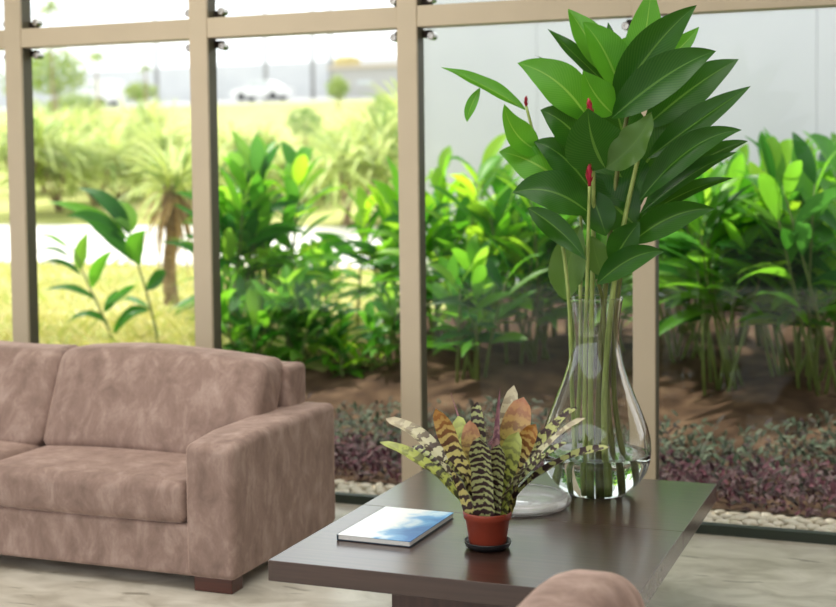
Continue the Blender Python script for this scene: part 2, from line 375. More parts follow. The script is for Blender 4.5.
    def leaf(s, P0, Pc, P2, W, n, nl=14, nw=4, fold=.25, wave=0, prof=None, ph=0, curl=0):
        """leaf blade along the arc P0-Pc-P2, half width W, facing n; fold lifts the edges, wave ripples them"""
        P0, Pc, P2, n = Vector(P0), Vector(Pc), Vector(P2), Vector(n)
        vs = []; uv = []; fs = []; cols = 2*nw+1
        for i in range(nl+1):
            t = i/nl
            c = P0*(1-t)**2+Pc*2*t*(1-t)+P2*t*t
            tg = ((Pc-P0)*(1-t)+(P2-Pc)*t)
            tg = tg.normalized() if tg.length > 1e-9 else (P2-P0).normalized()
            sd = tg.cross(n)
            sd = sd.normalized() if sd.length > 1e-6 else Vector((1, 0, 0))
            nn = sd.cross(tg)
            wd = W*(prof(t) if prof else max(.05*(1-t), math.sin(PI*t**.78)**.95 if 0 < t < 1 else 0))
            for j in range(cols):
                u = (j-nw)/nw
                off = fold*wd*abs(u)**1.3 + wave*W*(u*u)*math.sin(t*17+ph+(1.7 if u > 0 else 0)) + curl*W*u*math.sin(t*2.4)
                vs.append(c+sd*wd*u*math.cos(min(1.2, fold*.7))+nn*off); uv.append((.5+u/2, t))
        for i in range(nl):
            for j in range(cols-1):
                a = i*cols+j; fs.append((a, a+1, a+cols+1, a+cols))
        return s.add(vs, fs, uv)

# ------------------------------------------------------------------ setting
W0 = 6.065            # room side of the curtain wall
GY = 6.155            # glass line
mb = MB().box(-11, 8, -7, GY+.02, -.12, 0); mb.build('floor', M['floor'], smooth=False)['kind'] = 'structure'
mb = MB().box(-13, 9, -.4, 7.5, 3.55, 3.8); mb.build('ceiling', M['ceiling'], smooth=False)['kind'] = 'structure'
MX = [-5.8026, -4.6634, -3.5241, -2.3848, -1.2455, -.1062]
hw = .0513
TZ0, TZ1 = 2.349, 2.45
lab_m = ['', 'bronze window post at the far end behind the sofa', 'bronze window post behind the sofa seat', 'bronze window post behind the table corner', 'bronze window post behind the glass vase', '']
for i, x in enumerate(MX):
    e = empty('trim_%d' % (i+1), (x, W0, 0), None, None, None, 'structure')
    MB().rbox(x-hw, x+hw, W0, W0+.022, 0, 3.55, .004, seg=2, nin=1).build('mullion', M['frame'], e, smooth=False)
    MB().box(x-hw+.002, x+hw-.002, W0+.022, W0+.10, 0, 3.55).build('mullion_shaded_side', M['shaded_reveal'], e, smooth=False)  # rear of the post, its shade painted in as a darker colour
    for zc, sgn in ((TZ0, -1), (TZ1, 1)):
        b0 = zc+sgn*.008; zz = sorted((b0, b0+sgn*.036))
        c = MB().rbox(x-hw-.045, x+hw+.045, W0+.082, W0+.118, zz[0], zz[1], .006, seg=2, nin=1)
        ck = c.build('glass_clip', M['clip'], e, smooth=False)
        for sx in (-1, 1):
            k = MB(); cxx = x+sx*(hw+.045); zc2 = b0+sgn*.030
            n = 16
            vs = []
            for yy, rr in ((W0+.118, .019), (W0+.070, .019), (W0+.066, .015), (W0+.066, .008), (W0+.070, .006)):
                vs += [(cxx+rr*math.cos(2*PI*q/n), yy, zc2+rr*math.sin(2*PI*q/n)) for q in range(n)]
            fs = [(a*n+q, a*n+(q+1) % n, (a+1)*n+(q+1) % n, (a+1)*n+q) for a in range(4) for q in range(n)]+[tuple(4*n+q for q in range(n))]
            k.add(vs, fs)
            o = k.build('button', M['button'], None, smooth=False); o.parent = ck
            o.data.transform(Matrix.Translation(-e.location))
for i in range(len(MX)-1):
    xa, xb = MX[i]+hw, MX[i+1]-hw
    e = empty('window_%d' % (i+1), ((xa+xb)/2, W0, 0), None, None, None, 'structure')
    MB().rbox(xa, xb, W0+.004, W0+.10, TZ0, TZ1, .004, seg=2, nin=1).build('transom', M['frame'], e, smooth=False)
    MB().box(xa-.02, xb+.02, GY, GY+.008, .03, TZ0-.004).build('pane', M['pane'], e, smooth=False)
    MB().box(xa-.02, xb+.02, GY, GY+.008, TZ1+.004, 3.54).build('pane', M['pane'], e, smooth=False)
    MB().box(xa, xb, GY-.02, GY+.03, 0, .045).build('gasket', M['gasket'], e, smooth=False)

MB().box(3.2, 3.35, -7, 7.4, 0, 3.55).build('added_wall_right', M['added_wall'], smooth=False)['kind'] = 'structure'  # unseen wall, added to darken the faces turned right
# terrain
def gz(x, y):
    z = 0.0
    if y > 7.2: z += .17*(min(y, 9.4)-7.2)
    if y > 9.4: z += .0*(y-9.4)
    if y > 10.5: z += .084*(y-10.5)
    if 7.4 < y < 11: z += .03*math.sin(x*3.1+y*2)+.025*math.sin(x*7.3-y*4.1)
    return z
def terrain(name, x0, x1, y0, y1, nx, ny, mat, dz=0, clip=None):
    vs = [(x0+(x1-x0)*i/nx, y0+(y1-y0)*j/ny, 0) for j in range(ny+1) for i in range(nx+1)]
    vs = [(x, y, gz(x, y)+dz) for x, y, _ in vs]
    fs = [(j*(nx+1)+i, j*(nx+1)+i+1, (j+1)*(nx+1)+i+1, (j+1)*(nx+1)+i) for j in range(ny) for i in range(nx)]
    o = MB().add(vs, fs).build(name, mat); o['kind'] = 'structure'; return o
terrain('ground_sand', -11, 6, GY+.02, 6.8, 40, 2, M['sand'], -.01)
terrain('ground_soil', -14, 6, 6.62, 8.85, 120, 24, M['soil'], 0)
terrain('ground_bed', -4.15, 6, 8.7, 12.3, 70, 36, M['soil'], .006)
terrain('lawn', -110, -4.75, 12.3, 88, 90, 90, M['lawn'], 0)
terrain('lawn_edge', -30, -4.1, 8.75, 12.4, 160, 24, M['lawn'], .012)
terrain('driveway', -40, -5.4, 13.4, 17.0, 40, 8, M['concrete'], .02)
terrain('street', -160, 20, 88, 100, 30, 3, M['asphalt'], .03)
MB().box(-150, 10, 104, 104.3, 6, 11.2).build('wall_street', M['whitewall'], smooth=False)['kind'] = 'structure'
# white building wall along the right of the garden
e = empty('wall_garden', (-1, 12.2, 0), kind='structure')
for i in range(7):
    x0 = -4.75+i*1.25
    MB().box(x0+.002, x0+1.248, 12.2, 12.4, -.2, 4.0).build('wall_panel', M['whitewall'], e, smooth=False)

# ------------------------------------------------------------------ sofa
V = M['velvet']
SXR, SXL = -2.565, -5.055
SF, SB = 4.62, 5.59
sofa = empty('sofa', ((SXR+SXL)/2, 5.1, 0), 'mauve velvet sofa with square arms in front of the window wall', 'sofa')
for nx, (a, b) in (('r', (SXR-.222, SXR)), ('l', (SXL, SXL+.222))):
    def warp(p):
        q = p.copy()
        if q.y < 4.8: q.z -= (.022*(1-(q.y-SF)/.2) if q.z > .5 else 0)
        return q
    MB().rbox(a, b, SF, SB, .056, .612, .032, (.004, .004, .004), nin=10, warp=warp).build('arm', V, sofa)
MB().rbox(SXL+.19, SXR-.19, SF+.012, SB-.03, .056, .262, .02, nin=12).build('base', V, sofa)
MB().rbox(SXL+.14, SXR-.14, 5.40, SB-.005, .1, .795, .028, nin=10).build('back_frame', V, sofa)
inl, inr = SXL+.224, SXR-.224
mid = (inl+inr)/2
for a, b in ((inl, mid), (mid, inr)):
    MB().rbox(a+.004, b-.004, SF+.004, 5.30, .264, .432, .04, (0, .012, .022), nin=12).build('seat_cushion', V, sofa)
def lean(p):
    q = p.copy(); t = (q.z-.43)/.45
    q.y += .19*t
    q.z += .012*math.sin((q.x)*5)
    return q
for k, (a, b) in enumerate(((inl, mid), (mid, inr+.05))):
    def lean2(p, a=a, b=b):
        q = lean(p)
        t = (q.z-.43)/.45
        if k == 1 and q.x > b-.3: q.z -= .02*((q.x-b+.3)/.3)**2*max(0, t)
        return q
    MB().rbox(a+.003, b-.003, 5.055, 5.29, .425, .855, .05, (.008, .028, .012), nin=14, warp=lean2).build('back_cushion', V, sofa)
for x in (SXR-.11, SXL+.11):
    for y in (SF+.065, SB-.08):
        MB().rbox(x-.085, x+.085, y-.045, y+.045, 0, .058, .004, seg=2, nin=1).build('foot', M['foot'], sofa, smooth=False)

# ------------------------------------------------------------------ foreground armchair (only one arm reaches into view)
ch = empty('armchair', (-.36, 3.0, 0), 'mauve velvet armchair whose rounded arm rises in front of the table', 'armchair')
AX = -.945
def roundend(p):
    q = p.copy()
    d = max(0, (q.y-3.12)/.32)
    if q.z > .3: q.z -= .055*d*d
    return q
MB().rbox(AX, AX+.255, 2.45, 3.45, .05, .655, .095, (.004, .01, .008), seg=6, nin=8, warp=roundend).build('arm', V, ch)
MB().rbox(AX+.875, AX+1.09, 2.45, 3.44, .05, .625, .085, (.004, .01, .008), seg=6, nin=8, warp=roundend).build('arm', V, ch)
MB().rbox(AX+.21, AX+.88, 2.47, 3.40, .05, .26, .02).build('base', V, ch)
MB().rbox(AX+.217, AX+.873, 2.62, 3.42, .262, .43, .04, (0, .01, .02)).build('seat_cushion', V, ch)
MB().rbox(AX+.21, AX+.88, 2.45, 2.64, .1, .73, .06, (0, .01, .01)).build('backrest', V, ch)
for x in (AX+.1, AX+.99):
    for y in (2.55, 3.33):
        MB().rbox(x-.05, x+.05, y-.045, y+.045, 0, .052, .004, seg=2, nin=1).build('foot', M['foot'], ch, smooth=False)

# ------------------------------------------------------------------ table
TX0, TX1, TY0, TY1, TZ = -1.949, -.788, 3.723, 5.205, .45
tb = empty('coffee_table', ((TX0+TX1)/2, (TY0+TY1)/2, 0), 'large low dark brown wooden table beside the sofa', 'table')
ms = 4.472
MB().rbox(TX0, TX1, TY0, ms-.0012, TZ-.066, TZ, .002, seg=2, nin=1).build('tabletop', M['top'], tb, smooth=False)
MB().rbox(TX0, TX1, ms+.0012, TY1, TZ-.066, TZ, .002, seg=2, nin=1).build('tabletop', M['top'], tb, smooth=False)
MB().rbox(-1.655, -1.08, 4.02, 4.92, .0, TZ-.066, .003, seg=2, nin=1).build('pedestal', M['plinth'], tb, smooth=False)

# ------------------------------------------------------------------ book on the table
bk = empty('book', (-1.703, 4.195, TZ), 'thin hardcover book with blue and white cover on table', 'book', rz=-.02)
hx, hy = .13, .198
def kid(mb, name, mat, parent, smooth=False):
    o = mb.build(name, mat, None, smooth); o.parent = parent; return o
kid(MB().rbox(-hx, hx, -hy, hy, 0.001, .0035, .001, seg=2, nin=1), 'back_cover', M['cover_edge'], bk)
kid(MB().rbox(-hx+.002, hx-.004, -hy+.004, hy-.004, .0036, .0185, .001, seg=2, nin=1), 'pages', M['paper'], bk)
kid(MB().rbox(-hx, hx, -hy, hy, .0186, .021, .001, seg=2, nin=1), 'front_cover', M['cover'], bk)
kid(MB().box(-hx-.002, -hx+.001, -hy, hy, .001, .021), 'spine', M['cover_edge'], bk)

# ------------------------------------------------------------------ potted bromeliad
PX, PY = -1.342, 4.075
saucer = MB().lathe([(0, TZ+.001), (.055, TZ+.001), (.066, TZ+.008), (.074, TZ+.026), (.077, TZ+.027), (.077, TZ+.024), (.070, TZ+.008), (.06, TZ+.0075), (0, TZ+.0075)], PX, PY).build('plant_saucer', M['saucer'], origin=(PX, PY, TZ))
props(saucer, 'black plastic saucer under the terracotta flower pot', 'saucer')
br = empty('potted_bromeliad', (PX, PY, TZ+.0085), 'potted bromeliad with dark banded leaves in terracotta pot', 'potted plant')
z0 = TZ+.0085
pot = MB().lathe([(0, z0), (.056, z0), (.058, z0+.003), (.071, z0+.088), (.076, z0+.090), (.079, z0+.110), (.0785, z0+.113), (.074, z0+.113), (.071, z0+.098), (.068, z0+.095), (0, z0+.095)], PX, PY).build('pot', M['terracotta'], br)
so = MB(); vs = []; n = 20
so.lathe([(.0695, z0+.0965), (.06, z0+.100), (.045, z0+.103), (.03, z0+.101), (.015, z0+.104), (0, z0+.103)], PX, PY, 24)
so.build('potting_mix', M['potsoil'], br)
# (tip px, tip py, half width px, depth offset of the tip, upward bow px, material, tip style)
def strap(t):
    if t < .12: return .75+.25*t/.12
    if t < .72: return 1.0
    return max(.02, math.sqrt(max(0, 1-((t-.72)/.28)**2.2)))
def spike(t):
    return max(.02, (1-t**1.6))*(.8+.2*min(1, t/.2))
BL = [
 (380, 442, 7, -.05, 10, 'green', strap), (386, 419, 8, .05, 22, 'white', strap), (436, 408, 11, -.10, 6, 'orange', strap),
 (451, 393, 4, .12, 2, 'purple', spike), (477, 402, 8, .06, 3, 'dark', strap), (458, 416, 10, .09, 4, 'green', strap),
 (500, 388, 7, -.02, -2, 'purple', spike), (514, 385, 9, .10, -3, 'white', strap), (524, 397, 15, .06, -2, 'pink', strap),
 (536, 424, 10, .0, 6, 'orange', strap), (577, 408, 9, .03, 10, 'std', strap), (585, 418, 6, -.04, 12, 'white', strap),
 (568, 442, 6, -.09, 6, 'dark', strap), (612, 447, 6, -.02, 18, 'std', strap), (480, 437, 12, -.15, 3, 'dark', strap),
 (500, 444, 10, -.10, 0, 'dark', strap), (443, 462, 7, -.13, 8, 'std', strap), (518, 432, 11, -.05, 2, 'green', strap),
 (412, 446, 7, .10, 12, 'dark', strap), (560, 425, 8, .12, 8, 'std', strap), (470, 420, 11, .02, 0, 'pink', strap), (545, 455, 7, -.13, 10, 'dark', strap),
]
for k, (tx, ty, wpx, dy, bow, mt, pf) in enumerate(BL):
    tip = at(tx, ty, PY+dy)
    dirx = (tip.x-PX); ang = math.atan2(dy, dirx)
    base = Vector((PX+.044*math.cos(ang)*min(1, math.hypot(dirx, dy)/.1), PY+.044*math.sin(ang)*min(1, math.hypot(dirx, dy)/.1), z0+.098))
    md = (base+tip)/2
    out = Vector((dirx, dy, 0))
    ctl = md + Vector((0, 0, m_px(bow, md)*1.2)) - out*.12 + Vector((0, 0, .012))
    tg = (tip-base).normalized()
    inward = Vector((-dirx, -dy, .0)); inward = inward.normalized() if inward.length > .02 else Vector((0, -1, 0))
    nrm = (inward*.5+Vector((0, -.55, .75)))
    if tg.z > .85: nrm = Vector((dirx*1.2, -1, .1))
    MB().leaf(base, ctl, tip, m_px(wpx, tip), nrm, nl=18, nw=3, fold=.42, wave=.13, prof=pf, ph=k).build('leaf', B[mt], br)

# ------------------------------------------------------------------ glass vase with water
VC = Vector((-1.190, 4.915, TZ))
def vprof():
    yy = [(298, 27.6), (302, 26.6), (312, 25.2), (326, 23.6), (340, 23.6), (352, 25), (366, 28), (382, 33), (397, 39), (412, 45), (428, 51), (440, 53.8), (452, 54.6), (464, 53.2), (474, 50), (484, 43.5), (491, 36), (496, 28)]
    out = []
    for y, r in yy:
        P = at(596, y, VC.y); out.append((m_px(r, P), P.z))
    zmin = out[-1][1]; k = (out[0][1]-TZ-.003)/(out[0][1]-zmin)
    return [(r, TZ+.003+(z-zmin)*k) for r, z in out]
VP = vprof()
vase = empty('glass_vase', VC, 'tall clear bulb shaped glass vase half holding water on the table', 'vase')
th = .004
outer = [(r, z) for r, z in reversed(VP)]      # bottom to top
inner = [(r-th, z) for r, z in VP if z > TZ+.016]
prof = [(0, TZ+.0015), (outer[0][0]*.92, TZ+.0015)]+outer+[(outer[-1][0]+.0005, outer[-1][1]+.003), (outer[-1][0]-th-.0005, outer[-1][1]+.003)]+inner+[(inner[-1][0]*.8, TZ+.012), (0, TZ+.011)]
MB().lathe(prof, VC.x, VC.y, 64).build('vase_glass', M['glass'], vase)
zw = at(596, 452, VC.y).z
win = [(r-th+.001, z) for r, z in reversed(VP) if TZ+.016 < z < zw-.003]
def rad_at(z):
    for (r1, z1), (r2, z2) in zip(VP[:-1], VP[1:]):
        if z2 <= z <= z1: return r2+(r1-r2)*(z-z2)/(z1-z2)
wp = [(0, TZ+.0103), (win[0][0]*.82, TZ+.0113)]+win+[(rad_at(zw)-th+.001, zw), (rad_at(zw)*.9, zw-.0015), (0, zw-.0015)]
MB().lathe(wp, VC.x, VC.y, 64).build('water', M['water'], vase)

# shallow clear glass dish in front of the vase
DC = Vector((-1.405, 4.625, TZ))
dprof = [(0, .0015), (.150, .0015), (.172, .006), (.185, .016), (.190, .028), (.184, .040), (.168, .046), (.160, .045), (.176, .038), (.182, .028), (.176, .018), (.164, .0115), (.150, .0105), (.138, .014), (.124, .0095), (.108, .013), (.09, .009), (.072, .0135), (.054, .010), (.034, .018), (0, .022)]
dish = MB().lathe([(r, z+TZ) for r, z in dprof], DC.x, DC.y, 64).build('glass_dish', M['pressed_glass'], origin=DC)
props(dish, 'low round clear glass dish between the flower pot and the vase', 'dish')

# ------------------------------------------------------------------ cut ginger stems standing in the vase
def mid_pt(a, b, t): return a+(b-a)*t
CAMV = lambda P: (EYE-P).normalized()
# stem: list of (px, py, depth offset) from the foot to the top
STEMS = [
 ('thin cut stem on the outer side of the vase nearest the sofa', [(577, 492, -.02), (572, 400, -.03), (570, 300, -.05), (560, 222, -.06), (538, 150, -.06), (526, 106, -.06)], .0085, 'stem', (526, 108, 526, 95)),
 ('front cut stem ending in a red bud below the big heart shaped leaf', [(586, 496, -.05), (584, 400, -.06), (586.5, 300, -.08), (588, 240, -.13), (589.5, 184, -.17)], .0085, 'stem', (589.5, 186, 589, 163)),
 ('cut stem carrying the light green upper leaves and a red bud', [(592, 495, .0), (590, 400, .0), (592, 300, -.01), (594, 200, -.05), (592, 118, -.17)], .011, 'stem', (592, 118, 588, 97)),
 ('thick olive cut stem reaching the topmost upright leaf', [(599, 494, .01), (598, 400, .02), (604, 300, .02), (615, 180, .02), (632, 90, .02)], .0122, 'stem_dark', None),
 ('thick cut stem with broad dark leaves leaning toward the window post', [(606, 495, -.03), (603, 400, -.02), (611, 300, -.02), (624, 220, -.02), (640, 150, -.02)], .0122, 'stem', None),
 ('dark cut stem with lowest leaf bending out over the vase rim', [(616, 494, .02), (607, 400, .02), (604, 300, .0), (597, 280, -.05)], .0108, 'stem_dark', None),
 ('leaning cut stem whose foot stands apart near the vase wall', [(632, 488, .03), (612, 400, .03), (616, 300, .03), (628, 235, .04), (644, 190, .05)], .0108, 'stem_dark', None),
 ('pale cut stem with drooping leaves behind the vase neck', [(570, 492, .05), (580, 400, .05), (580, 300, .06), (582, 230, .07), (578, 180, .08)], .009, 'stem', None),
]
# leaves: stem index, base, control bow (px dx, dy), tip, half width px, depth base, depth tip, roll, material, fold, wave
LV = [
 (0, (525, 110), (0, -3), (441, 67), 8, -.06, -.12, .45, 'Y', .45, .05),
 (0, (480, 88), (-3, 3), (467, 122), 5, -.088, -.12, .3, 'Y', .2, .02),
 (0, (541, 152), (-6, 6), (504, 104), 13, -.08, -.18, .2, 'Y', .35, .05),
 (2, (590, 122), (4, -10), (517, 63), 19, -.02, -.10, .15, 'Y', .15, .03),
 (2, (592, 108), (0, -6), (535, 55), 4.5, .04, .08, .7, 'O', .3, .05),
 (2, (616, 94), (-4, -4), (548, 29), 10, .03, .06, .55, 'O', .3, .03),
 (3, (606, 74), (0, -4), (568, 9), 15, .02, .04, .4, 'Y', .3, .02),
 (3, (621, 92), (2, -6), (583, 22), 17, .0, -.06, .2, 'Y', .5, .02),
 (3, (612, 60), (1, 0), (608, 22), 5, .1, .12, .3, 'O', .2, .02),
 (2, (613, 114), (-3, 2), (583, 70), 15, -.05, -.14, .2, 'Y', .3, .03),
 (3, (624, 74), (-2, -2), (630, 36), 12, .06, .10, .1, 'Y', .2, .03),
 (3, (638, 92), (0, 0), (652, -14), 16, .05, .08, -.1, 'Y', .2, .02),
 (3, (614, 108), (-2, -8), (697, 5), 20, -.03, -.12, .1, 'O', .35, .02),
 (3, (662, 64), (2, 0), (699, 27), 10, .06, .06, -.2, 'Y', .3, .03),
 (4, (612, 118), (4, -10), (716, 51), 21, -.08, -.20, .05, 'O', .3, .03),
 (4, (644, 128), (2, -6), (739, 59), 20, .06, .08, -.1, 'O', .2, .03),
 (4, (648, 158), (2, -3), (751, 86), 14, .01, -.02, -.1, 'O', .3, .02),
 (6, (640, 200), (0, -16), (742, 130), 15, -.02, -.10, .0, 'O', .4, .02),
 (6, (645, 204), (2, -10), (748, 141), 15, .06, .08, -.35, 'O', .25, .03),
 (6, (640, 214), (2, -8), (737, 152), 12, .02, .0, -.5, 'O', .3, .03),
 (6, (632, 226), (0, -8), (734, 178), 10, .05, .04, -.3, 'O', .4, .02),
 (4, (630, 244), (0, -10), (715, 209), 15, -.04, -.10, .35, 'O', .4, .02),
 (5, (597, 284), (2, -10), (664, 252), 11, -.06, -.16, .3, 'O', .35, .04),
 (1, (605, 168), (-4, 2), (588, 108), 25, -.14, -.24, .0, 'O', .12, .03),
 (1, (606, 168), (6, 2), (652, 112), 15, -.15, -.22, -.2, 'U', .2, .10),
 (7, (572, 190), (-2, -8), (499, 152), 19, -.06, -.14, .1, 'Y', .2, .03),
 (7, (592, 192), (0, -10), (534, 142), 16, -.04, -.10, .15, 'O', .2, .03),
 (2, (588, 152), (2, -6), (540, 110), 18, -.02, -.10, .2, 'O', .2, .03),
 (1, (590, 214), (0, -12), (512, 193), 19, -.12, -.22, .15, 'O', .2, .03),
 (0, (528, 208), (4, -2), (586, 260), 10, -.09, -.14, .3, 'O', .3, .03),
 (7, (580, 226), (-6, 10), (566, 300), 16, .05, .10, .2, 'U', .25, .05),
 (1, (590, 190), (2, 4), (606, 236), 14, -.05, -.05, .1, 'O', .2, .03),
 (6, (636, 226), (-4, 0), (590, 172), 24, .02, .0, .1, 'O', .2, .03),
 (4, (640, 206), (-4, 0), (606, 142), 24, .04, .06, .0, 'O', .2, .03),
 (4, (612, 264), (0, -3), (640, 222), 13, -.05, -.10, .1, 'O', .25, .03),
 (5, (602, 276), (-2, -4), (592, 236), 11, -.02, -.06, .1, 'U', .3, .04),
 (3, (628, 150), (0, 0), (612, 96), 20, .06, .10, .0, 'O', .2, .03),
 (6, (634, 180), (0, 0), (690, 100), 20, .10, .14, .0, 'O', .2, .03),
]
LM = {'Y': M['leaf_lit'], 'O': M['leaf_shaded'], 'U': M['leaf_shaded']}
roots = []
for lab, pts, rad, mt, bud in STEMS:
    P = [at(x, y, VC.y+dy) for x, y, dy in pts]
    # keep the foot inside the glass bowl
    f = P[0]; f.z = max(f.z, TZ+.030)
    hv = Vector((f.x-VC.x, f.y-VC.y)); rmax = (rad_at(f.z) or .1)-.02
    if hv.length > rmax: hv *= rmax/hv.length; f.x, f.y = VC.x+hv.x, VC.y+hv.y
    root = empty('cut_ginger_flower', f, lab, 'cut stem', 'cut ginger stems in the vase')
    dense = []
    for a, b in zip(P[:-1], P[1:]): dense += [mid_pt(a, b, k/6) for k in range(6)]
    dense.append(P[-1])
    for _ in range(6): dense = [dense[0]]+[(dense[i-1]+dense[i]*2+dense[i+1])/4 for i in range(1, len(dense)-1)]+[dense[-1]]
    nn = len(dense); rads = [rad*(1.05-.45*i/nn)*(1.12 if i % 7 == 3 else 1) for i in range(nn)]
    MB().tube(dense, rads, 10).build('stem', M[mt], root)
    if bud:
        b0, b1 = at(bud[0], bud[1], VC.y+pts[-1][2]), at(bud[2], bud[3], VC.y+pts[-1][2]-.01)
        m = MB(); ax = b1-b0; L = ax.length
        for k in range(9):
            t = k/9; a = k*2.4; p0 = b0+ax*(t*.55); sd = (RGT*math.cos(a)+Vector((0, -1, 0))*math.sin(a))
            m.leaf(p0, p0+ax*.25+sd*L*.16, p0+ax*.52+sd*L*(.20-.12*t), L*.10, sd, nl=6, nw=2, fold=-.5)
        m.tube([b0, b0+ax*.5, b0+ax*.95], [L*.07, L*.09, L*.02], 8)
        m.build('flower_bud', M['bud'], root)
    roots.append(root)
for k, (si, b, bow, tp, wpx, d0, d1, roll, mt, fold, wave) in enumerate(LV):
    P0, P2 = at(b[0], b[1], VC.y+d0), at(tp[0], tp[1], VC.y+d1)
    mdp = at((b[0]+tp[0])/2+bow[0], (b[1]+tp[1])/2+bow[1], VC.y+(d0+d1)/2-.01)
    ctl = mdp*2-(P0+P2)/2
    tg = (P2-P0).normalized(); n = CAMV(P0)*1.0+Vector((0, 0, .35))
    n = (n-tg*n.dot(tg)).normalized(); n = Matrix.Rotation(roll, 3, tg) @ n
    if mt == 'U': n = -n; fold = -fold
    m = MB(); m.leaf(P0, ctl, P2, m_px(wpx*(1.05 if tp[0] > 690 else 1.22), P0), n, nl=20, nw=4, fold=fold, wave=wave, ph=k*1.3)
    m.build('leaf', LM[mt], roots[si])

# ------------------------------------------------------------------ garden: pebbles, ground cover
def ico(r, sub=2):
    bm = bmesh.new(); bmesh.ops.create_icosphere(bm, subdivisions=sub, radius=r); return bm
pm = []
for k in range(6):
    bm = ico(1, 2); rr = random.Random(k)
    ax = (rr.uniform(.034, .046), rr.uniform(.024, .032), rr.uniform(.015, .021))
    for v in bm.verts:
        f = 1+.12*math.sin(v.co.x*3+k)+.1*math.sin(v.co.y*4+k*2)+.06*math.sin(v.co.z*5)
        v.co = Vector((v.co.x*ax[0], v.co.y*ax[1], v.co.z*ax[2]))*f
    for f in bm.faces: f.smooth = True
    me = bpy.data.meshes.new('pebble'); bm.to_mesh(me); bm.free(); me.materials.append(M['pebble']); pm.append(me)
rp = random.Random(3)
for row in range(6):
    for xk in range(60):
        x = -3.6+xk*.074+(.037 if row % 2 else 0)+rp.uniform(-.008, .008); y = 6.215+row*.058+rp.uniform(-.006, .006)
        px = 418+F_PX*((Vector((x, y, .01))-EYE).dot(RGT))/((Vector((x, y, .01))-EYE).dot(FWD))
        if not (320 < px < 400 or 670 < px < 850): continue
        o = bpy.data.objects.new('pebble', pm[rp.randrange(6)]); COL.objects.link(o)
        o.location = (x, y, .006+rp.uniform(0, .004)); o.rotation_euler = (rp.uniform(-.1, .1), rp.uniform(-.1, .1), rp.uniform(0, 6)); s = rp.uniform(.82, 1.0); o.scale = (s, s, s)
        props(o, 'white garden pebble in the strip along the glass', 'pebble', 'white pebbles outside the window')
def cover(name, y0, y1, n, h0, h1, mat, seed, label):
    m = MB(); r = random.Random(seed)
    for _ in range(n):
        x = r.uniform(-6.5, 1.2); y = r.uniform(y0, y1); z = gz(x, y)+r.uniform(h0, h1)
        a = r.uniform(0, 2*PI); el = r.uniform(-.2, 1.1); L = r.uniform(.035, .07)
        d = Vector((math.cos(a)*math.cos(el), math.sin(a)*math.cos(el), math.sin(el)))
        P = Vector((x, y, z)); m.leaf(P, P+d*L*.5+Vector((0, 0, .012)), P+d*L, L*.19, Vector((0, -.5, 1)), nl=4, nw=1, fold=.3)
    o = m.build(name, mat); props(o, label, 'ground cover', None, 'stuff')
cover('purple_groundcover', 6.55, 7.25, 9000, .0, .13, M['purple'], 1, 'dense purple leaved ground cover along the pebble strip')
cover('dusky_groundcover', 7.05, 7.8, 6500, .0, .14, M['purple_green'], 2, 'grey green ground cover between purple leaves and bare soil')

r = random.Random(11); m = MB()
for _ in range(9000):
    y = 8.9+6*r.random()**1.5; x = r.uniform(-1.05, -.42)*y
    if 13.3 < y: continue
    a = r.uniform(0, 2*PI); h = r.uniform(.05, .16); P = Vector((x, y, gz(x, y)-.01)); d = Vector((math.cos(a)*.5, math.sin(a)*.5, 1))
    m.leaf(P, P+d*h*.6, P+d*h+Vector((math.cos(a), math.sin(a), -.2))*h*.4, h*.09, Vector((math.sin(a), -math.cos(a), .3)), nl=3, nw=1, fold=.2)
o = m.build('grass', M['pale_grass']); props(o, 'rough pale grass at the near edge of the lawn', 'grass', None, 'stuff')

# ------------------------------------------------------------------ garden ginger clumps
def shoot(ms, mf, base, top, n, L, Wd, r, start=.35, droop=.5, az=None):
    base, top = Vector(base), Vector(top); H = (top-base).length
    az = r.uniform(0, PI) if az is None else az
    side = Vector((math.cos(az), math.sin(az), 0))
    bow = side*r.uniform(-.05, .05)
    cp = [base+(top-base)*t+bow*math.sin(PI*t) for t in (0, .25, .5, .75, 1)]
    ms.tube(cp, [.012, .011, .009, .007, .004], 6)
    for k in range(n):
        t = start+(1-start)*(k/(max(1, n-1)))
        P = base+(top-base)*t+bow*math.sin(PI*t)
        sg = 1 if k % 2 else -1
        s2 = (Matrix.Rotation(r.uniform(-.5, .5), 3, 'Z') @ side)*sg
        el = .2+.85*((t-start)/(1-start))+r.uniform(-.25, .3)
        l = L*(.75+.35*math.sin(PI*min(1, .25+.7*(t-start)/(1-start))))*r.uniform(.85, 1.15)
        d = s2*math.cos(el)+Vector((0, 0, math.sin(el)))
        P2 = P+d*l-Vector((0, 0, droop*l*r.uniform(.2, .7)))
        ctl = P+d*l*.55+Vector((0, 0, l*.06))
        nr = Vector((0, 0, 1))*math.cos(el)-s2*math.sin(el)+Vector((r.uniform(-.6, .6), r.uniform(-.9, .3), 0))
        mf.leaf(P, ctl, P2, Wd*r.uniform(.8, 1.15), nr, nl=8, nw=2, fold=.22, wave=.04, ph=k)
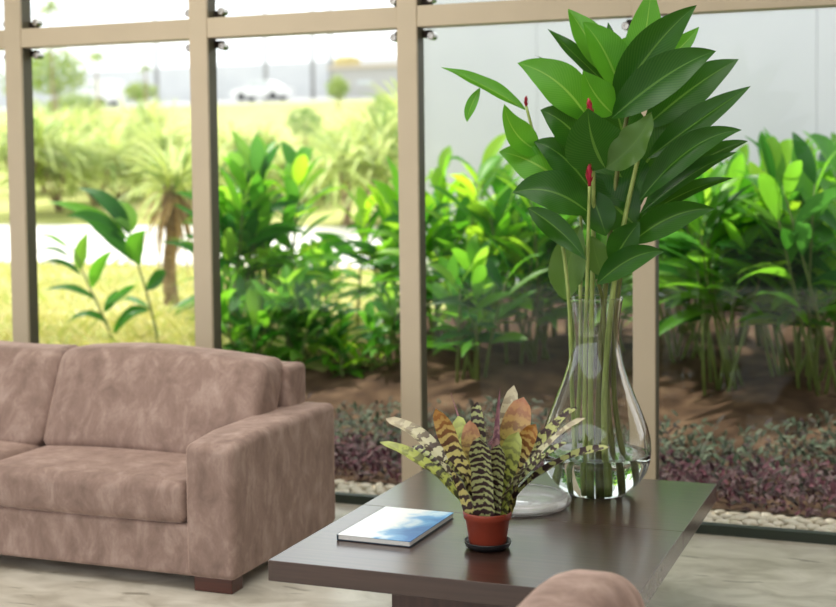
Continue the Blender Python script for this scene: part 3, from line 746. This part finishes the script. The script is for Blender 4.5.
def clump(px, Y, top_py, spread, ns, nl, L, Wd, seed, label, mat='ginger', start=.4):
    r = random.Random(seed)
    c = at(px, 300, Y); x0 = c.x; zb = gz(x0, Y)
    e = empty('ginger_plant', (x0, Y, zb), label, 'plant', 'garden ginger plants outside the window')
    ztop = at(px, top_py, Y).z
    ms, mf = MB(), MB()
    for k in range(ns):
        bx, by = x0+r.uniform(-.13, .13)*spread, Y+r.uniform(-.12, .12)*spread
        H = (ztop-zb)*r.uniform(.62, .95)
        tx, ty = bx+r.uniform(-.3, .3)*spread, by+r.uniform(-.22, .25)*spread
        shoot(ms, mf, (bx, by, gz(bx, by)-.03), (tx, ty, zb+H), nl, L, Wd, r, start)
    ms.build('stems', M['gstem'], e); mf.build('foliage', M[mat], e)
    return e
CL = [
 (236, 9.3, 150, 1.0, 7, 9, .42, .055, 'leafy ginger clump just past the post behind the sofa seat', 'ginger_dark', .3),
 (272, 9.9, 165, 1.1, 7, 9, .42, .052, 'tall ginger clump standing in the middle of the second garden bay', 'ginger', .35),
 (318, 10.4, 235, .8, 3, 7, .36, .042, 'sparse low ginger plant with lawn showing around it', 'ginger_dark', .4),
 (372, 10.1, 205, .9, 5, 8, .40, .05, 'ginger clump close to the post behind the table corner, lawn side', 'ginger', .35),
 (392, 8.9, 300, .5, 3, 6, .30, .04, 'short ginger shoots on bare soil by the table corner post', 'ginger_dark', .35),
 (322, 8.95, 318, .5, 3, 5, .24, .03, 'low leafy plant at the lawn edge beyond the sofa corner', 'ginger_dark', .3),
 (352, 8.75, 348, .5, 3, 4, .2, .028, 'small yellow green plant on the soil left of the table corner post', 'ginger', .3),
 (292, 8.8, 285, .7, 5, 7, .3, .042, 'dark low ginger clump behind the sofa arm', 'ginger_dark', .2),
 (246, 8.7, 292, .8, 5, 7, .3, .042, 'dark low ginger clump showing above the sofa back cushion', 'ginger_dark', .2),
 (446, 9.2, 170, 1.1, 8, 9, .42, .052, 'sunlit ginger clump right behind the small bromeliad', 'ginger', .35),
 (486, 10.0, 158, 1.2, 8, 9, .42, .052, 'bright ginger clump against the white wall, below the cut leaf tips', 'ginger', .35),
 (470, 8.6, 262, .8, 5, 7, .34, .045, 'low dark ginger clump on the soil behind the bromeliad', 'ginger_dark', .35),
 (528, 9.2, 190, 1.1, 8, 9, .40, .05, 'ginger clump seen beside the neck of the glass vase', 'ginger', .35),
 (560, 10.2, 176, 1.2, 7, 9, .42, .052, 'ginger clump against the white wall directly behind the vase leaves', 'ginger', .35),
 (606, 9.4, 200, 1.1, 7, 9, .40, .05, 'ginger clump seen through the glass of the vase', 'ginger_dark', .35),
 (690, 9.2, 172, 1.1, 8, 9, .42, .052, 'ginger clump with bare stems just beyond the vase post', 'ginger_dark', .42),
 (728, 8.7, 178, 1.1, 8, 9, .42, .05, 'tall bare stemmed ginger clump in the middle of the last bay', 'ginger_dark', .5),
 (668, 10.3, 185, 1.1, 6, 9, .40, .05, 'ginger clump half hidden by the post behind the vase', 'ginger', .4),
 (752, 10.2, 160, 1.2, 8, 9, .42, .052, 'ginger clump near the white wall with light yellow green tips', 'ginger', .4),
 (788, 9.0, 190, 1.1, 8, 9, .44, .054, 'ginger clump with broad pale leaves toward the last bay edge', 'ginger', .42),
 (826, 8.8, 165, 1.2, 8, 9, .44, .054, 'dark ginger clump at the very edge of the last bay', 'ginger_dark', .42),
 (812, 10.3, 150, 1.2, 8, 9, .42, .052, 'tall ginger clump by the white wall behind the edge clump', 'ginger_dark', .4),
 (860, 9.6, 160, 1.2, 7, 9, .42, .052, 'ginger clump past the last bay edge, mostly cut off', 'ginger', .4),
]
for i, (px, Y, tp, sp, ns, nl, L, Wd, lab, mt, st) in enumerate(CL):
    clump(px, Y, tp, sp, ns+2, nl+1, L*1.24, Wd*1.12, 100+i, lab, mt, st)
# two slender ginger shoots in the first bay, leaf by leaf
def slender(label, stem_px, leaves, Y, mat, rw=.011):
    P = [at(x, y, Y) for x, y in stem_px]; P[0].z = gz(P[0].x, Y)-.03
    e = empty('ginger_plant', (P[0].x, Y, gz(P[0].x, Y)), label, 'plant', 'garden ginger plants outside the window')
    MB().tube(P, [rw*(1-.5*i/len(P)) for i in range(len(P))], 7).build('stems', M['gstem'], e)
    m = MB()
    for k, (b, c, t, wpx, dy, roll) in enumerate(leaves):
        P0, P2 = at(b[0], b[1], Y), at(t[0], t[1], Y+dy)
        md = at((b[0]+t[0])/2+c[0], (b[1]+t[1])/2+c[1], Y+dy/2); ctl = md*2-(P0+P2)/2
        tg = (P2-P0).normalized(); n = CAMV(P0)+Vector((0, 0, .5)); n = (n-tg*n.dot(tg)).normalized(); n = Matrix.Rotation(roll, 3, tg) @ n
        m.leaf(P0, ctl, P2, m_px(wpx, P0), n, nl=12, nw=3, fold=.25, wave=.05, ph=k)
    m.build('foliage', M[mat], e)
slender('ginger shoot with broad fanned leaves alone in the bay nearest the far end', [(160, 372), (156, 330), (146, 290), (137, 262), (128, 240)],
        [((128, 240), (2, -8), (46, 202), 8, -.1, .3), ((126, 244), (0, -10), (66, 216), 9, -.2, .2), ((130, 236), (3, -10), (78, 188), 9, .1, .2), ((132, 232), (6, -4), (98, 200), 12, .15, .1),
         ((136, 264), (-4, 0), (146, 230), 14, -.2, -.3), ((134, 262), (-4, -8), (86, 222), 9, -.25, .3), ((146, 290), (4, -4), (166, 272), 8, -.1, .2), ((150, 310), (-6, -8), (118, 332), 5, -.1, .3), ((150, 308), (-6, -6), (122, 302), 4, .1, .3)], 9.0, 'ginger_dark')
slender('thin ginger shoot with narrow leaves arching toward the far window post', [(122, 372), (114, 342), (101, 312), (88, 284), (79, 262), (70, 244)],
        [((70, 250), (-2, -6), (36, 236), 3, 0, .4), ((70, 258), (0, -6), (36, 252), 3, -.1, .4), ((82, 276), (0, -8), (38, 264), 4, -.1, .4), ((80, 270), (-3, 0), (88, 232), 7, .1, .0),
         ((92, 288), (-4, -2), (113, 250), 7, -.1, .1), ((96, 300), (0, -8), (42, 292), 5, -.1, .4), ((108, 324), (0, -10), (66, 324), 5, -.1, .4), ((104, 312), (2, -2), (117, 290), 5, .1, .2),
         ((112, 336), (-2, -8), (148, 312), 5, -.1, .3), ((104, 310), (4, -6), (136, 286), 4, .1, .3)], 9.3, 'ginger_dark')

# ------------------------------------------------------------------ planting beyond
def fronds(m, c, n, L, wd, r, droop=.7, up=.6):
    for _ in range(n):
        a = r.uniform(0, 2*PI); el = r.uniform(up-.5, up+.6); l = L*r.uniform(.7, 1.15)
        d = Vector((math.cos(a)*math.cos(el), math.sin(a)*math.cos(el), math.sin(el)))
        P = c+Vector((r.uniform(-.05, .05), r.uniform(-.05, .05), r.uniform(-.1, .1)))
        m.leaf(P, P+d*l*.6, P+d*l-Vector((0, 0, droop*l*r.uniform(.3, .9))), wd, Vector((0, 0, 1)), nl=7, nw=1, fold=.3)
# cabbage palm with a rough trunk
Y = 10.9; c = at(172, 300, Y); zb = gz(c.x, Y); top = at(172, 185, Y)
e = empty('dracaena_palm', (c.x, Y, zb), 'small palm with shaggy trunk and spiky crown beside the second post', 'palm')
MB().tube([(c.x, Y, zb-.05), (c.x-.03, Y, zb+.3), (c.x+.02, Y, zb+.7), (c.x, Y, top.z-.25), (c.x, Y, top.z)], [.075, .065, .06, .085, .06], 10).build('trunk', M['bark'], e)
m = MB(); r = random.Random(5); fronds(m, top+Vector((0, 0, -.12)), 60, .36, .018, r, 1.5, -.7); m.build('dry_skirt', M['thatch'], e)
m = MB(); fronds(m, top, 130, .78, .016, r, .55, .55); m.build('foliage', M['feather'], e)
# light feathery shrubs and a round shrub on the lawn
FS = [(60, 19, 120, 2.2, 'pale feathery shrub by the far window post'), (100, 20, 135, 2.4, 'pale feathery shrub beyond the fanned ginger shoot'), (130, 24, 118, 2.2, 'airy light green shrub behind the small palm'),
      (160, 22, 128, 2.6, 'yellow green feathery shrub above the palm crown'), (20, 18, 110, 2.6, 'yellow feathery shrub in the bay beyond the far post'), (232, 19, 150, 1.4, 'low feathery shrub just past the post behind the sofa seat'),
      (345, 17, 150, 2.0, 'light feathery shrub below the grey building'), (385, 18, 110, 2.6, 'tall feathery shrub close to the table corner post'), (365, 23, 115, 2.2, 'airy shrub standing before the grey building wall'),
      (75, 30, 108, 2.4, 'wide pale shrub in front of the parked van'), (148, 30, 104, 2.2, 'hazy shrub in front of the red sign'), (45, 22, 150, 2.0, 'low feathery shrub at the edge of the driveway, far post side'),
      (88, 26, 122, 2.4, 'feathery shrub between the driveway and the van'), (118, 21, 160, 1.8, 'low feathery shrub at the driveway edge below the airy shrub'), (246, 25, 135, 1.8, 'pale shrub on the lawn under the white car'), (290, 20, 160, 1.8, 'feathery shrub in front of the round shrub'),
      (398, 25, 100, 2.4, 'shrub showing on both sides of the table corner post'), (330, 27, 128, 2.0, 'feathery shrub under the bright tree at the building corner'),
      (320, 21, 165, 1.8, 'low pale shrub on the lawn before the round shrub'), (270, 21, 178, 1.4, 'low pale grass tuft on the lawn'), (190, 18, 150, 1.8, 'feathery shrub hidden partly by the post behind the sofa seat')]
for i, (px, Y, tp, L, lab) in enumerate(FS):
    r = random.Random(40+i); c = at(px, 200, Y); zb = gz(c.x, Y); zt = at(px, tp, Y).z
    e = empty('feathery_shrub', (c.x, Y, zb), lab, 'shrub', 'feathery shrubs on the lawn')
    m = MB(); s = MB()
    for k in range(5):
        tpz = zb+(zt-zb)*r.uniform(.35, .75); q = Vector((c.x+r.uniform(-.5, .5), Y+r.uniform(-.4, .4), tpz))
        s.tube([(c.x+r.uniform(-.1, .1), Y, zb-.05), q], [.03, .015], 6)
        fronds(m, q, 46, L*.55, .03, r, .7, .5)
    s.build('stems', M['bark'], e); m.build('foliage', M['feather'], e)
def crown(m, c, rx, ry, rz, n, l, r):
    for _ in range(n):
        while True:
            v = Vector((r.uniform(-1, 1), r.uniform(-1, 1), r.uniform(-1, 1)))
            if .25 < v.length < 1: break
        P = c+Vector((v.x*rx, v.y*ry, v.z*rz)); a = r.uniform(0, 2*PI)
        d = Vector((math.cos(a), math.sin(a), r.uniform(-.6, .5))).normalized()
        m.leaf(P, P+d*l*.5, P+d*l, l*.28, Vector((r.uniform(-1, 1), -1, r.uniform(.2, 1))), nl=3, nw=1, fold=.2)
def tree(name, px, Y, cpy, rpx, rpy, label, mat='tree', n=420, cat='tree', lpx=5, group=None):
    r = random.Random(int(px*7+Y)); c = at(px, cpy, Y); zb = gz(c.x, Y)
    e = empty(name, (c.x, Y, zb), label, cat, group)
    MB().tube([(c.x, Y, zb-.1), (c.x, Y, (zb+c.z)/2), c], [m_px(1.6, c), m_px(1.3, c), m_px(.8, c)], 7).build('trunk', M['bark'], e)
    m = MB(); R = m_px(rpx, c); crown(m, c, R, R, m_px(rpy, c), n, m_px(lpx, c), r); m.build('foliage', M[mat], e)
tree('round_shrub', 305, 26, 122, 19, 15, 'darker round shrub in the middle of the lawn', 'shrub', 500, 'shrub', 4)
tree('leafy_tree', 56, 62, 72, 30, 24, 'leafy tree on the street side next to the far window post', n=1000)
tree('leafy_tree', 22, 64, 74, 22, 30, 'leafy tree seen at the far post, deeper than its neighbour', n=500)
tree('leafy_tree', 76, 70, 106, 30, 12, 'low spreading tree under the parked van', n=700)
tree('leafy_tree', 140, 80, 92, 16, 10, 'low shrub like tree behind the red sign', n=300)
tree('leafy_tree', 384, 60, 112, 14, 20, 'bushy tree covering the side of the grey building', n=420)
tree('leafy_tree', 338, 70, 88, 10, 13, 'small bright shrub like tree at the grey building corner', n=260)
for px, Y, py, lab in ((96, 66, 58, 'small palm with drooping fronds near the white van'), (145, 75, 68, 'slim distant palm with thin trunk'), (50, 40, 8, 'palm crown rising above the window crossbar')):
    r = random.Random(px); c = at(px, py, Y); zb = gz(c.x, Y)
    e = empty('distant_palm', (c.x, Y, zb), lab, 'palm')
    MB().tube([(c.x+m_px(1, c), Y, zb-.1), (c.x, Y, c.z)], [m_px(1.3, c), m_px(.7, c)], 6).build('trunk', M['bark'], e)
    m = MB(); fronds(m, c, 34, m_px(20 if px != 145 else 9, c), m_px(1.3, c), r, .9, .45); m.build('foliage', M['tree'], e)

# ------------------------------------------------------------------ street: cars, building, poles
def car(px, py, Y, lpx, label, van=False):
    c = at(px, py, Y); L = m_px(lpx, c); z = gz(c.x, Y)+.03; k = L/4.3; x0 = c.x-L/2
    e = empty('white_van' if van else 'white_car', (c.x, Y, z), label, 'van' if van else 'car')
    if van: side = [(0, .35), (0, .8), (.25, .95), (.9, 1.08), (1.5, 1.75), (1.8, 1.85), (4.2, 1.9), (4.3, 1.7), (4.3, .35)]
    else: side = [(0, .35), (0, .75), (.2, .85), (1.1, .95), (1.75, 1.42), (3.0, 1.45), (3.8, 1.0), (4.25, .95), (4.3, .35)]
    wd = .85*k
    def prism(poly, y0, y1, m):
        n = len(poly); vs = [(x0+a*k, y, z+b*k) for y in (y0, y1) for a, b in poly]
        m.add(vs, [tuple(range(n)), tuple(reversed(range(n, 2*n)))]+[((i+1) % n, i, n+i, n+(i+1) % n) for i in range(n)]); return m
    prism(side, Y-wd, Y+wd, MB()).build('body', M['carwhite'], e, smooth=False)
    wins = ([[(1.05, 1.12), (1.55, 1.68), (1.95, 1.68), (1.95, 1.12)], [(2.1, 1.15), (2.1, 1.65), (2.9, 1.65), (2.9, 1.15)]] if van else
            [[(1.25, .98), (1.8, 1.35), (2.3, 1.37), (2.3, .98)], [(2.38, .98), (2.38, 1.37), (2.95, 1.37), (3.5, 1.02)]])
    for wv in wins: prism(wv, Y-wd-.02, Y-wd+.02, MB()).build('side_window', M['carglass'], e, smooth=False)
    for wx in (.85, 3.45):
        for yy in (Y-wd-.02, Y+wd-.2*k):
            m = MB(); n = 16; vs = []
            for y2, rr in ((yy, .2), (yy, .33), (yy+.22*k, .33), (yy+.22*k, .2)):
                vs += [(x0+wx*k+rr*k*math.cos(2*PI*q/n), y2, z+.33*k+rr*k*math.sin(2*PI*q/n)) for q in range(n)]
            m.add(vs, [(a*n+q, a*n+(q+1) % n, (a+1)*n+(q+1) % n, (a+1)*n+q) for a in range(3) for q in range(n)]+[tuple(range(n)), tuple(reversed(range(3*n, 4*n)))])
            m.build('wheel', M['tyre'], e, smooth=False)
car(93, 98, 92, 58, 'white van parked on the far street beside the trees', True)
car(262, 98, 93, 58, 'white car parked on the far street left of the grey building')
c = at(364, 100, 94); z = gz(c.x, 94)
e = empty('grey_building', (c.x, 94, z), 'low grey flat roofed building across the far street', 'building')
hwd = m_px(36, c); zt = at(364, 68, 94).z
MB().box(c.x-hwd, c.x+hwd*1.4, 94, 102, z-.2, zt).build('wall', M['greywall'], e, smooth=False)
MB().box(c.x-hwd-.2, c.x+hwd*1.4+.2, 93.8, 102.2, zt, zt+.25).build('roof', M['rooftile'], e, smooth=False)
MB().box(c.x-.2*hwd, c.x+.25*hwd, 93.96, 94.02, z+1, zt-.9).build('window', M['carglass'], e, smooth=False)
tk = at(347, 60, 96)
o = MB().lathe([(0, zt+.25), (1.0, zt+.25), (1.05, zt+.9), (.7, zt+1.1), (0, zt+1.15)], tk.x, 96, 16).build('water_tank', M['tank'], origin=(tk.x, 96, zt+.25)); props(o, 'ochre water tank on the roof of the grey building', 'tank')
c = at(139, 95, 90); z = gz(c.x, 90)
e = empty('roadside_sign', (c.x, 90, z), 'small red board on a post by the far street', 'sign')
MB().tube([(c.x, 90, z-.1), (c.x, 90, z+.9)], .05, 6).build('post', M['polewood'], e)
MB().box(c.x-.45, c.x+.45, 89.95, 90.0, z+.5, z+1.3).build('board', M['redcloth'], e, smooth=False)
PL = [(157, 96, 'thin utility pole over the street nearest the slim palm'), (266, 95, 'utility pole rising behind the white car'), (313, 97, 'utility pole between the white car and the grey building'), (331, 103, 'utility pole at the near corner of the grey building')]
tops = []
for px, Y, lab in PL:
    c = at(px, 95, Y); z = gz(c.x, Y); zt = z+9.5
    e = empty('utility_pole', (c.x, Y, z), lab, 'pole', 'utility poles on the far street')
    MB().tube([(c.x, Y, z-.2), (c.x, Y, zt)], [.19, .14], 8).build('pole', M['polewood'], e)
    MB().box(c.x-.9, c.x+.9, Y-.06, Y+.06, zt-.9, zt-.75).build('crossarm', M['polewood'], e, smooth=False)
    tops.append(Vector((c.x, Y, zt-.8)))
tops = [tops[0]-Vector((40, 0, 0))]+tops
for a, b, lab in zip(tops[:-1], tops[1:], ('sagging wire from the pole by the slim palm toward the trees', 'long wire spanning from the slim palm pole to the car pole', 'wire between the two poles behind the white car', 'short wire ending at the pole of the grey building')):
    pts = [a+(b-a)*t-Vector((0, 0, 2.2*t*(1-t)*4*.35)) for t in [k/12 for k in range(13)]]
    o = MB().tube(pts, .05, 5).build('power_line', M['wire'], origin=tuple(a)); props(o, lab, 'wire', 'power lines over the far street')
